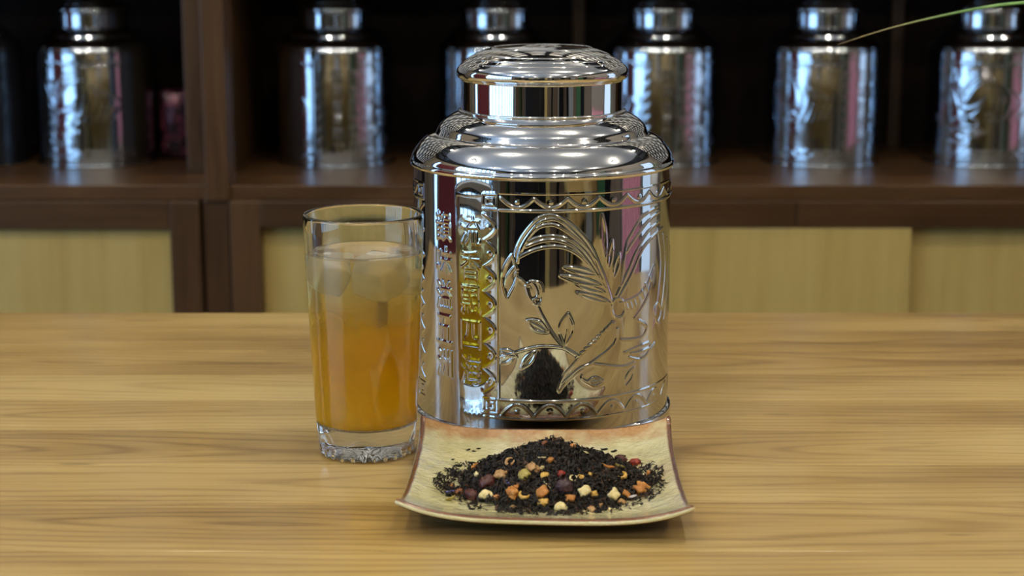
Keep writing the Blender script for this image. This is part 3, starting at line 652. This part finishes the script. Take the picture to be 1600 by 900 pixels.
# ------------------------------------------------------------------ heap of loose tea
HX, HY = .0212, .899
def mound(x, y):
    dx, dy = (x-HX), (y-HY)
    rx = .0525; ry = .048 if dy > 0 else .0455
    r = math.sqrt((dx/rx)**2+(dy/ry)**2)+.05*noise.noise(Vector((x*60, y*60, 0)))
    core = .0222*max(0, 1-r/.98)**1.05
    core2 = .0040*max(0, min(1, (1.02-r)*3.0))
    return max(core, 0)+core2
def heap_z(x, y):
    u, v = dish_uv(x, y); return dish_z(max(-1, min(1, u)), max(-1, min(1, v)))+mound(x, y)
def heap_normal(x, y):
    e = .002; a = (heap_z(x+e, y)-heap_z(x-e, y))/(2*e); b = (heap_z(x, y+e)-heap_z(x, y-e))/(2*e)
    return Vector((-a, -b, 1)).normalized()
def on_heap(px, py):
    d = view_ray(px, py); t = .74
    while t < 1.1:
        p = Vector((0, 0, CAM_H))+d*t
        if p.z < heap_z(p.x, p.y): return Vector((p.x, p.y, heap_z(p.x, p.y)))
        t += .0006
    return p
def leaves():
    V, F = [], []
    # the packed middle of the heap
    N = 54; base = 0
    for j in range(N+1):
        for i in range(N+1):
            x = HX-.058+.116*i/N; y = HY-.052+.106*j/N
            m = mound(x, y); u, v = dish_uv(x, y); zt = dish_z(max(-1, min(1, u)), max(-1, min(1, v)))
            h = m-.0016+.0012*noise.noise(Vector((x*300, y*300, 1))) if m > .0035 else -.003
            V.append((x, y, zt+h))
    for j in range(N):
        for i in range(N):
            q = (j*(N+1)+i, j*(N+1)+i+1, (j+1)*(N+1)+i+1, (j+1)*(N+1)+i)
            if all(mound(V[k][0], V[k][1]) > .0034 for k in q): F.append(q)
    def leaf(p, nrm, L, W, curl, ang, tilt):
        t1 = nrm.orthogonal().normalized(); t2 = nrm.cross(t1)
        d = t1*math.cos(ang)+t2*math.sin(ang); s = nrm.cross(d)
        d = (d*math.cos(tilt)+nrm*math.sin(tilt)).normalized(); up = d.cross(s)*-1
        b0 = len(V); st = 5
        for k in range(st):
            t = k/(st-1)-.5; wd = W*(1-abs(2*t)**2*.75)*(.8+.4*random.random())
            c = p+d*(t*L)+s*(curl*L*(t*t*2-.2))+up*(curl*.5*L*math.sin(t*5))+nrm*.0003
            tw = t*curl*4
            sd = s*math.cos(tw)+up*math.sin(tw); uu = s*-math.sin(tw)+up*math.cos(tw)
            V.append(tuple(c+sd*wd)); V.append(tuple(c+uu*wd*.7)); V.append(tuple(c-sd*wd))
            V.append(tuple(c-uu*wd*.35))
        for k in range(st-1):
            a = b0+4*k
            for q in range(4): F.append((a+q, a+(q+1) % 4, a+4+(q+1) % 4, a+4+q))
        F.append((b0, b0+3, b0+2, b0+1)); e = b0+4*(st-1); F.append((e, e+1, e+2, e+3))
    n = 0
    while n < 5200:
        r = math.sqrt(random.random())*1.07; a = random.random()*2*PI
        x = HX+.0525*r*math.cos(a); y = HY+(.048 if math.sin(a) > 0 else .0455)*r*math.sin(a)
        if r > .93 and noise.noise(Vector((x*110, y*110, 7))) < .02: continue
        p = Vector((x, y, heap_z(x, y)+random.uniform(-.0006, .0009))); nr = heap_normal(x, y)
        leaf(p, nr, random.uniform(.0028, .0068), random.uniform(.00035, .00085), random.uniform(-.7, .7), random.random()*2*PI, random.gauss(0, .38)); n += 1
    for k in range(520):     # thin scatter along the left, the front and the right foot of the heap
        a = random.choice([random.gauss(PI, .38), random.gauss(-PI/2, .75), random.gauss(0, .4)]); r = random.uniform(.95, 1.16)
        x = HX+.0545*r*math.cos(a); y = HY+.047*r*math.sin(a)
        u, v = dish_uv(x, y)
        if abs(u) > .9 or abs(v) > .93: continue
        leaf(Vector((x, y, heap_z(x, y)+.0004)), Vector((0, 0, 1)), random.uniform(.002, .0055), random.uniform(.0003, .0008), random.uniform(-.8, .8), random.random()*2*PI, random.gauss(0, .12))
    me = bpy.data.meshes.new('loose_tea'); me.from_pydata(V, [], F); me.update()
    t = NT('black_tea_leaf'); rp = t.n('ShaderNodeNewGeometry').outputs['Random Per Island']
    col = t.ramp(rp, [(0, (.006, .005, .005)), (.6, (.013, .010, .008)), (.9, (.030, .018, .010)), (1, (.085, .040, .018))])
    t.set(col=col, rough=.5, spec=.28)
    o = link_mesh('loose_tea', me, t.m, None, (0, 0, TZ))
    tag(o, 'heap of fine twisted black tea leaves piled on the square dish', 'loose tea', kind='stuff')
    return t.m
LEAFM = leaves()

def tone(name, a, b, c, rough=.5, sub=.0, sc=240):
    t = NT(name); v = t.coord('Object'); n = t.noise(v, sc, 3, .6, .4)
    t.bump(t.noise(v, 900, 3, .6), .5, .0006)
    return t.set(col=t.ramp(n, [(.3, a), (.5, b), (.68, c)]), rough=rough)
TONES = dict(
    cream=tone('dried_apple_cream', (.62, .45, .16), (.74, .62, .30), (.80, .72, .46)),
    yellow=tone('dried_fruit_yellow', (.48, .24, .03), (.66, .40, .08), (.74, .55, .20)),
    orange=tone('dried_fruit_orange', (.30, .10, .012), (.48, .19, .03), (.60, .33, .09)),
    tan=tone('dried_fruit_tan', (.26, .12, .04), (.45, .25, .09), (.62, .42, .20)),
    olive=tone('peel_olive', (.20, .14, .02), (.38, .30, .06), (.50, .42, .14)),
    red=tone('berry_red', (.16, .012, .006), (.30, .025, .010), (.40, .07, .03), .3),
    maroon=tone('berry_maroon', (.035, .008, .008), (.075, .018, .014), (.14, .04, .03), .35),
    purple=tone('berry_purple', (.018, .008, .012), (.045, .018, .026), (.10, .045, .055), .3),
    brown=tone('rosehip_brown', (.10, .03, .008), (.20, .06, .015), (.33, .12, .03)),
    blue=tone('cornflower_blue', (.05, .06, .22), (.10, .11, .34), (.22, .22, .46), .7),
    lilac=tone('petal_lilac', (.38, .34, .36), (.55, .50, .52), (.65, .62, .62), .7),
    straw=tone('stalk_straw', (.50, .42, .18), (.66, .58, .30), (.76, .70, .45)))
def chunk(kind, s, seed):
    """s = half size in metres; returns a bmesh"""
    bm = bmesh.new(); o = Vector((seed*3.7, seed*1.3, seed*.7))
    if kind in ('blob', 'cube', 'wedge', 'berry'):
        bmesh.ops.create_icosphere(bm, subdivisions=3, radius=1)
        for v in bm.verts:
            p = v.co.copy()
            if kind == 'cube':
                m = max(abs(p.x), abs(p.y), abs(p.z)); p = p.lerp(p/m, .8); p = Vector((p.x*1.0, p.y*.75, p.z*.62)); p *= 1+.34*noise.noise(p*1.3+o)+.16*noise.noise(p*3.3+o)
            elif kind == 'wedge':
                p = Vector((p.x*(1.0-.45*p.y), p.y*.75, p.z*.55*(1-.4*p.x))); p *= 1+.24*noise.noise(p*1.4+o)+.10*noise.noise(p*3+o)
            elif kind == 'berry':
                w = noise.noise(v.co*2.6+o); p = Vector((p.x, p.y*.8, p.z*.72))*(1+.34*w-.30*abs(noise.noise(v.co*4+o)))
            else:
                w = noise.noise(v.co*1.6+o)*.75+noise.noise(v.co*4.0+o)*.34; p = Vector((p.x, p.y*.78, p.z*.62))*(1.05+w)
            v.co = p*s
    else:
        n, m = 12, 8
        arc = {'curl': 3.6, 'strip': 1.1, 'ring': 5.6, 'petal': .7, 'stick': .12}[kind]
        th = {'curl': .30, 'strip': .20, 'ring': .28, 'petal': .30, 'stick': .10}[kind]
        fl = {'curl': 1.5, 'strip': 1.6, 'ring': 1.0, 'petal': .25, 'stick': 1}[kind]
        R = 2.0/arc if kind in ('strip', 'petal', 'stick') else .68; rings = []
        for i in range(n+1):
            t = i/n; a = (t-.5)*arc; c = Vector((math.sin(a)*R, (1-math.cos(a))*R-(.25 if kind in ('curl', 'ring') else 0), .06*math.sin(t*7+seed)))
            rad = Vector((math.sin(a), -math.cos(a), 0)); w = th*(math.sin(PI*min(max(t, .04), .96))**.5)*(1+.25*noise.noise(o+c*2))
            rings.append([bm.verts.new((c+rad*(math.cos(2*PI*k/m)*w)+Vector((0, 0, math.sin(2*PI*k/m)*w*fl)))*s) for k in range(m)])
        for a, b in zip(rings[:-1], rings[1:]):
            for k in range(m): bm.faces.new((a[k], a[(k+1) % m], b[(k+1) % m], b[k]))
        bm.faces.new(rings[0][::-1]); bm.faces.new(rings[-1])
    return bm
# measured places on the photograph, size across in pixels, kind, tone, name, what singles it out
BITS = [
 (795,727,19,'ring','tan','dried_fruit','curled pinkish-tan dried fruit ring high on the left slope of the tea heap'),
 (784,745,18,'cube','tan','dried_fruit','pale tan dried fruit cube on the left slope just below the curled ring'),
 (832,734,19,'blob','tan','dried_fruit','crinkled tan dried fruit piece in the middle of the tea heap, under the pale sliver'),
 (820,746,18,'cube','olive','dried_fruit','greenish-yellow dried fruit cube left of the heap centre'),
 (850,745,15,'wedge','yellow','dried_fruit','yellow wedge of dried fruit right beside the heap centre'),
 (847,734,8,'blob','cream','dried_fruit','tiny cream crumb touching the crinkled tan piece'),
 (761,776,21,'wedge','cream','dried_fruit','smooth pale cream fruit wedge at the front left of the heap'),
 (777,779,9,'blob','orange','dried_fruit','tiny orange crumb right of the smooth cream wedge'),
 (802,775,21,'blob','orange','dried_fruit','lumpy orange-tan dried fruit piece at the front left of the heap'),
 (818,779,21,'curl','yellow','dried_fruit','folded golden dried fruit piece touching the lumpy orange one'),
 (807,763,10,'blob','orange','dried_fruit','small orange chip standing above the lumpy orange piece'),
 (848,773,18,'cube','orange','dried_fruit','flat burnt-orange dried fruit slab at the front centre'),
 (849,787,15,'blob','yellow','dried_fruit','knobbly yellow crumb at the front rim, under the burnt-orange slab'),
 (743,734,20,'curl','orange','rosehip_peel','curved orange-red rosehip peel at the left shoulder of the heap'),
 (746,744,10,'blob','cream','dried_fruit','little cream cube cradled by the orange-red peel'),
 (763,757,28,'berry','maroon','dried_berry','long wrinkled dark red berry on the left of the heap'),
 (718,772,15,'berry','brown','dried_berry','small red-brown berry at the far left foot of the heap'),
 (738,777,25,'berry','maroon','dried_berry','flattened maroon berry at the left front foot of the heap'),
 (704,783,20,'strip','olive','citrus_peel','olive-yellow strip of peel lying farthest left on the dish'),
 (707,762,9,'blob','orange','dried_fruit','orange crumb on the dish, above the blue petal at the left'),
 (703,772,15,'petal','blue','flower_petal','pale blue cornflower petal at the left foot of the heap'),
 (795,757,11,'petal','blue','flower_petal','blue cornflower petal under the tan cube'),
 (847,719,14,'strip','straw','tea_stalk','pale green stalk sliver near the top of the heap'),
 (855,762,15,'stick','straw','tea_stalk','white straight stalk left of the purple berry'),
 (786,711,13,'strip','red','berry_skin','thin dark red berry skin sticking out of the upper left slope'),
 (852,695,11,'berry','brown','dried_berry','small reddish berry bit just below the peak of the heap'),
 (893,701,11,'cube','orange','dried_fruit','orange-tan cube on the right of the peak'),
 (912,710,15,'petal','straw','tea_stalk','pale green husk on the upper right slope'),
 (860,722,11,'blob','orange','dried_fruit','small orange chip below the peak'),
 (876,743,14,'berry','red','dried_berry','small red berry bit sitting above the purple berry'),
 (881,765,28,'berry','purple','dried_berry','large wrinkled dark purple berry at the front centre of the heap'),
 (895,752,15,'ring','cream','dried_fruit','small pale cream fruit ring right of the purple berry'),
 (907,748,9,'blob','yellow','dried_fruit','tiny yellow crumb beside the cream ring'),
 (890,782,15,'cube','orange','dried_fruit','upright orange chunk below the purple berry'),
 (876,795,20,'wedge','cream','dried_fruit','bright cream triangular wedge on the front rim of the heap'),
 (913,772,19,'cube','cream','dried_fruit','cream oblong fruit block right of the purple berry'),
 (927,774,12,'blob','yellow','dried_fruit','yellowish crumb joined to the right end of the cream oblong'),
 (922,743,7,'blob','yellow','dried_fruit','tiny yellow speck alone on the middle right slope'),
 (948,733,23,'strip','orange','citrus_peel','long orange peel strip on the right slope'),
 (965,731,20,'strip','olive','citrus_peel','olive-yellow peel strip crossing the end of the orange strip'),
 (972,748,21,'curl','yellow','dried_fruit','bright golden curled fruit piece on the right slope'),
 (970,722,21,'berry','maroon','dried_berry','brownish maroon raisin at the back right of the heap'),
 (993,726,20,'berry','red','dried_berry','bright red flat berry at the back right end of the heap'),
 (1015,743,11,'blob','orange','dried_fruit','orange crumb at the far right end of the heap'),
 (1000,768,26,'blob','orange','dried_fruit','large rough orange-tan fruit piece at the right foot of the heap'),
 (957,777,19,'cube','cream','dried_fruit','square cream fruit block at the front right'),
 (978,775,12,'cube','orange','dried_fruit','small orange cube between the cream block and the lilac petal'),
 (988,780,15,'petal','lilac','flower_petal','whitish lilac petal at the right front of the heap'),
 (971,786,13,'wedge','tan','dried_fruit','tan wedge lying below the small orange cube'),
 (925,800,13,'cube','tan','dried_fruit','dull tan cube on the dish at the front of the heap'),
 (953,799,7,'blob','cream','dried_fruit','tiny cream crumb at the front edge, right of the dull tan cube'),
 (802,795,11,'wedge','tan','dried_fruit','tan sliver on the dish under the folded golden piece'),
 (937,793,9,'blob','tan','dried_fruit','tan crumb at the front, above the tiny cream one'),
]
def bits():
    for k, (px, py, sz, kind, mat, name, lab) in enumerate(BITS):
        p = on_heap(px, py); s = sz/2*.92/FPX*1.02
        random.seed(100+k)
        o = obj(name, chunk(kind, s, k+1), TONES[mat], None, None, True)
        nr = heap_normal(p.x, p.y); toward = Vector((0, -1, .35))
        nn = (nr*.75+toward.normalized()*.35).normalized()
        q = nn.to_track_quat('Z', 'Y').to_matrix() @ Matrix.Rotation(random.uniform(-.9, .9), 3, 'Z')
        o.rotation_euler = q.to_euler()
        lift = s*(.20 if kind in ('blob', 'cube', 'wedge', 'berry') else .20)+.0006
        if kind == 'petal' or kind == 'stick': lift = .0014
        o.location = Vector((0, 0, TZ))+p+nr*lift
        cat = {'dried_fruit': 'dried fruit', 'dried_berry': 'dried berry', 'berry_skin': 'dried berry', 'rosehip_peel': 'dried peel', 'citrus_peel': 'dried peel', 'flower_petal': 'petal', 'tea_stalk': 'stalk'}[name]
        tag(o, lab, cat, 'dried fruit and petals mixed into the tea')
    # single leaves that lie apart on the glaze
    for k, (px, py, L, ang, lab) in enumerate([
        (732,705,9,.5,'single tea leaf on bare glaze, left of the two close ones'), (740,707,8,-.4,'tea leaf on bare glaze, lower one of a close pair at the left'), (748,703,8,.2,'tea leaf on bare glaze, farthest back at the left'),
        (708,720,7,.6,'tiny tea leaf on bare glaze, farthest left and alone'), (736,725,13,-.1,'thick short tea leaf on bare glaze above the left foot of the heap'), (944,704,13,.0,'curved tea leaf on bare glaze behind the right slope'),
        (960,707,13,.5,'hooked tea leaf on bare glaze at the back right'), (971,715,16,.1,'long tea leaf on bare glaze just behind the raisin'), (1023,751,13,.3,'tea leaf on bare glaze at the far right end'),
        (716,730,15,.2,'flat tea leaf at the upper left foot of the heap'), (737,797,12,-.3,'tea leaf on bare glaze at the front left rim')]):
        d = view_ray(px, py); t = .75
        while True:
            p = Vector((0, 0, CAM_H))+d*t; u, v = dish_uv(p.x, p.y); z = dish_z(max(-1, min(1, u)), max(-1, min(1, v)))
            if p.z < z or t > 1.05: break
            t += .0006
        s = L/2*.95/FPX
        bm = chunk('strip', s, k+60)
        o = obj('tea_leaf', bm, LEAFM, None, Vector((p.x, p.y, TZ+z+.0007)), True); o.rotation_euler = (0, 0, ang)
        tag(o, lab, 'tea leaf', 'single tea leaves lying on the bare glaze')
bits()

# ------------------------------------------------------------------ grass plant at the right, packet on the shelf
def plant():
    px, py = .49, 1.24
    root = empty('grass_plant', (px, py, TZ)); tag(root, 'grassy pot plant beyond the right edge, one long green blade arching into the picture', 'plant')
    lathe('pot', [(0, 0), (.040, 0), (.047, .008), (.055, .09), (.058, .10), (.054, .10), (.051, .085), (0, .083)], M['white'], root, 40)
    t = NT('grass_blade'); v = t.coord('Object')
    n = t.noise(t.mapping(v, (3, 3, 3)), 30, 2, .5)
    sp = t.n('ShaderNodeSeparateXYZ'); t.l(v, sp.inputs[0])
    col = t.ramp(n, [(.3, (.08, .20, .04)), (.7, (.18, .36, .10))])
    # the blade dries to straw towards its tip
    tipf = t.ramp(t.math('MULTIPLY_ADD', sp.outputs[0], -1/.10, -1.78), [(0, (0, 0, 0)), (.6, (1, 1, 1))])
    col = t.mix(tipf, col, (.34, .27, .13))
    t.set(col=col, rough=.4); gm = t.m
    def blade(pts, wd):
        bm = bmesh.new(); prev = None; n = 40
        def cr(i, t):
            p0, p1, p2, p3 = pts[max(i-1, 0)], pts[i], pts[i+1], pts[min(i+2, len(pts)-1)]
            return .5*(2*p1+(p2-p0)*t+(2*p0-5*p1+4*p2-p3)*t*t+(-p0+3*p1-3*p2+p3)*t**3)
        for k in range(n+1):
            f = k/n*(len(pts)-1); i = min(int(f), len(pts)-2); c = cr(i, f-i)
            w = wd*min(1, (1-k/n)*2.2+.04)
            d = (cr(i, min(1, f-i+.01))-cr(i, max(0, f-i-.01))).normalized(); s = d.cross(Vector((0, -.75, .65))).normalized()
            q = s.cross(d)
            ring = [bm.verts.new(c+s*w), bm.verts.new(c+q*w*.25), bm.verts.new(c-s*w), bm.verts.new(c-q*w*.12)]
            if prev:
                for a in range(4): bm.faces.new((prev[a], prev[(a+1) % 4], ring[(a+1) % 4], ring[a]))
            prev = ring
        obj('blade', bm, gm, root, None, True)
    Y = 1.24
    def at(ax, ay):
        d = view_ray(ax, ay); t = Y/d.y; return Vector((d.x*t-px, Y-py, CAM_H+d.z*t))
    blade([Vector((0, 0, .083)), Vector((.012, 0, .18)), Vector((-.018, 0, .243)), at(1700, 6), at(1650, 2), at(1560, 8), at(1460, 27), at(1380, 47), at(1308, 70)], .00155)
    for k in range(9):
        a = -1.2+k*.3; r = .13+.04*math.sin(k*2.3)
        if abs(a) < .01: a = .2
        dx, dy = math.cos(a)*r, math.sin(a)*r*.6
        blade([Vector((.01*math.cos(k), .01*math.sin(k), .083)), Vector((dx*.25, dy*.25, .19)), Vector((dx*.7, dy*.7, .25)), Vector((dx*1.3, dy*1.3, .20))], .0016)
plant()
def packet():
    x, y = (284-800)*2.52/FPX, 2.47
    bm = bmesh.new(); n = 14
    for s in (-1, 1):
        g = [[bm.verts.new(((i/n-.5)*.046, s*.012*(max(0, math.sin(PI*i/n))*max(0, math.sin(PI*min(1, j/n*1.02))))**.5, .10*j/n)) for i in range(n+1)] for j in range(n+1)]
        for j in range(n):
            for i in range(n): bm.faces.new((g[j][i], g[j][i+1], g[j+1][i+1], g[j+1][i]))
    bmesh.ops.remove_doubles(bm, verts=bm.verts, dist=1e-5)
    for v in bm.verts: v.co += Vector((0, 1, 0))*.0014*noise.noise(v.co*90)
    t = NT('pink_foil'); v = t.coord('Object'); nn = t.noise(v, 60, 3, .6)
    t.set(col=t.ramp(nn, [(.40, (.012, .006, .01)), (.58, (.09, .02, .04)), (.72, (.30, .07, .10))]), rough=.25, metal=.35)
    root = empty('foil_packet', (x, y, SH)); tag(root, 'small glossy dark pink packet on the shelf beside the wooden post', 'packet')
    obj('pouch', bm, t.m, root, None, True)
packet()
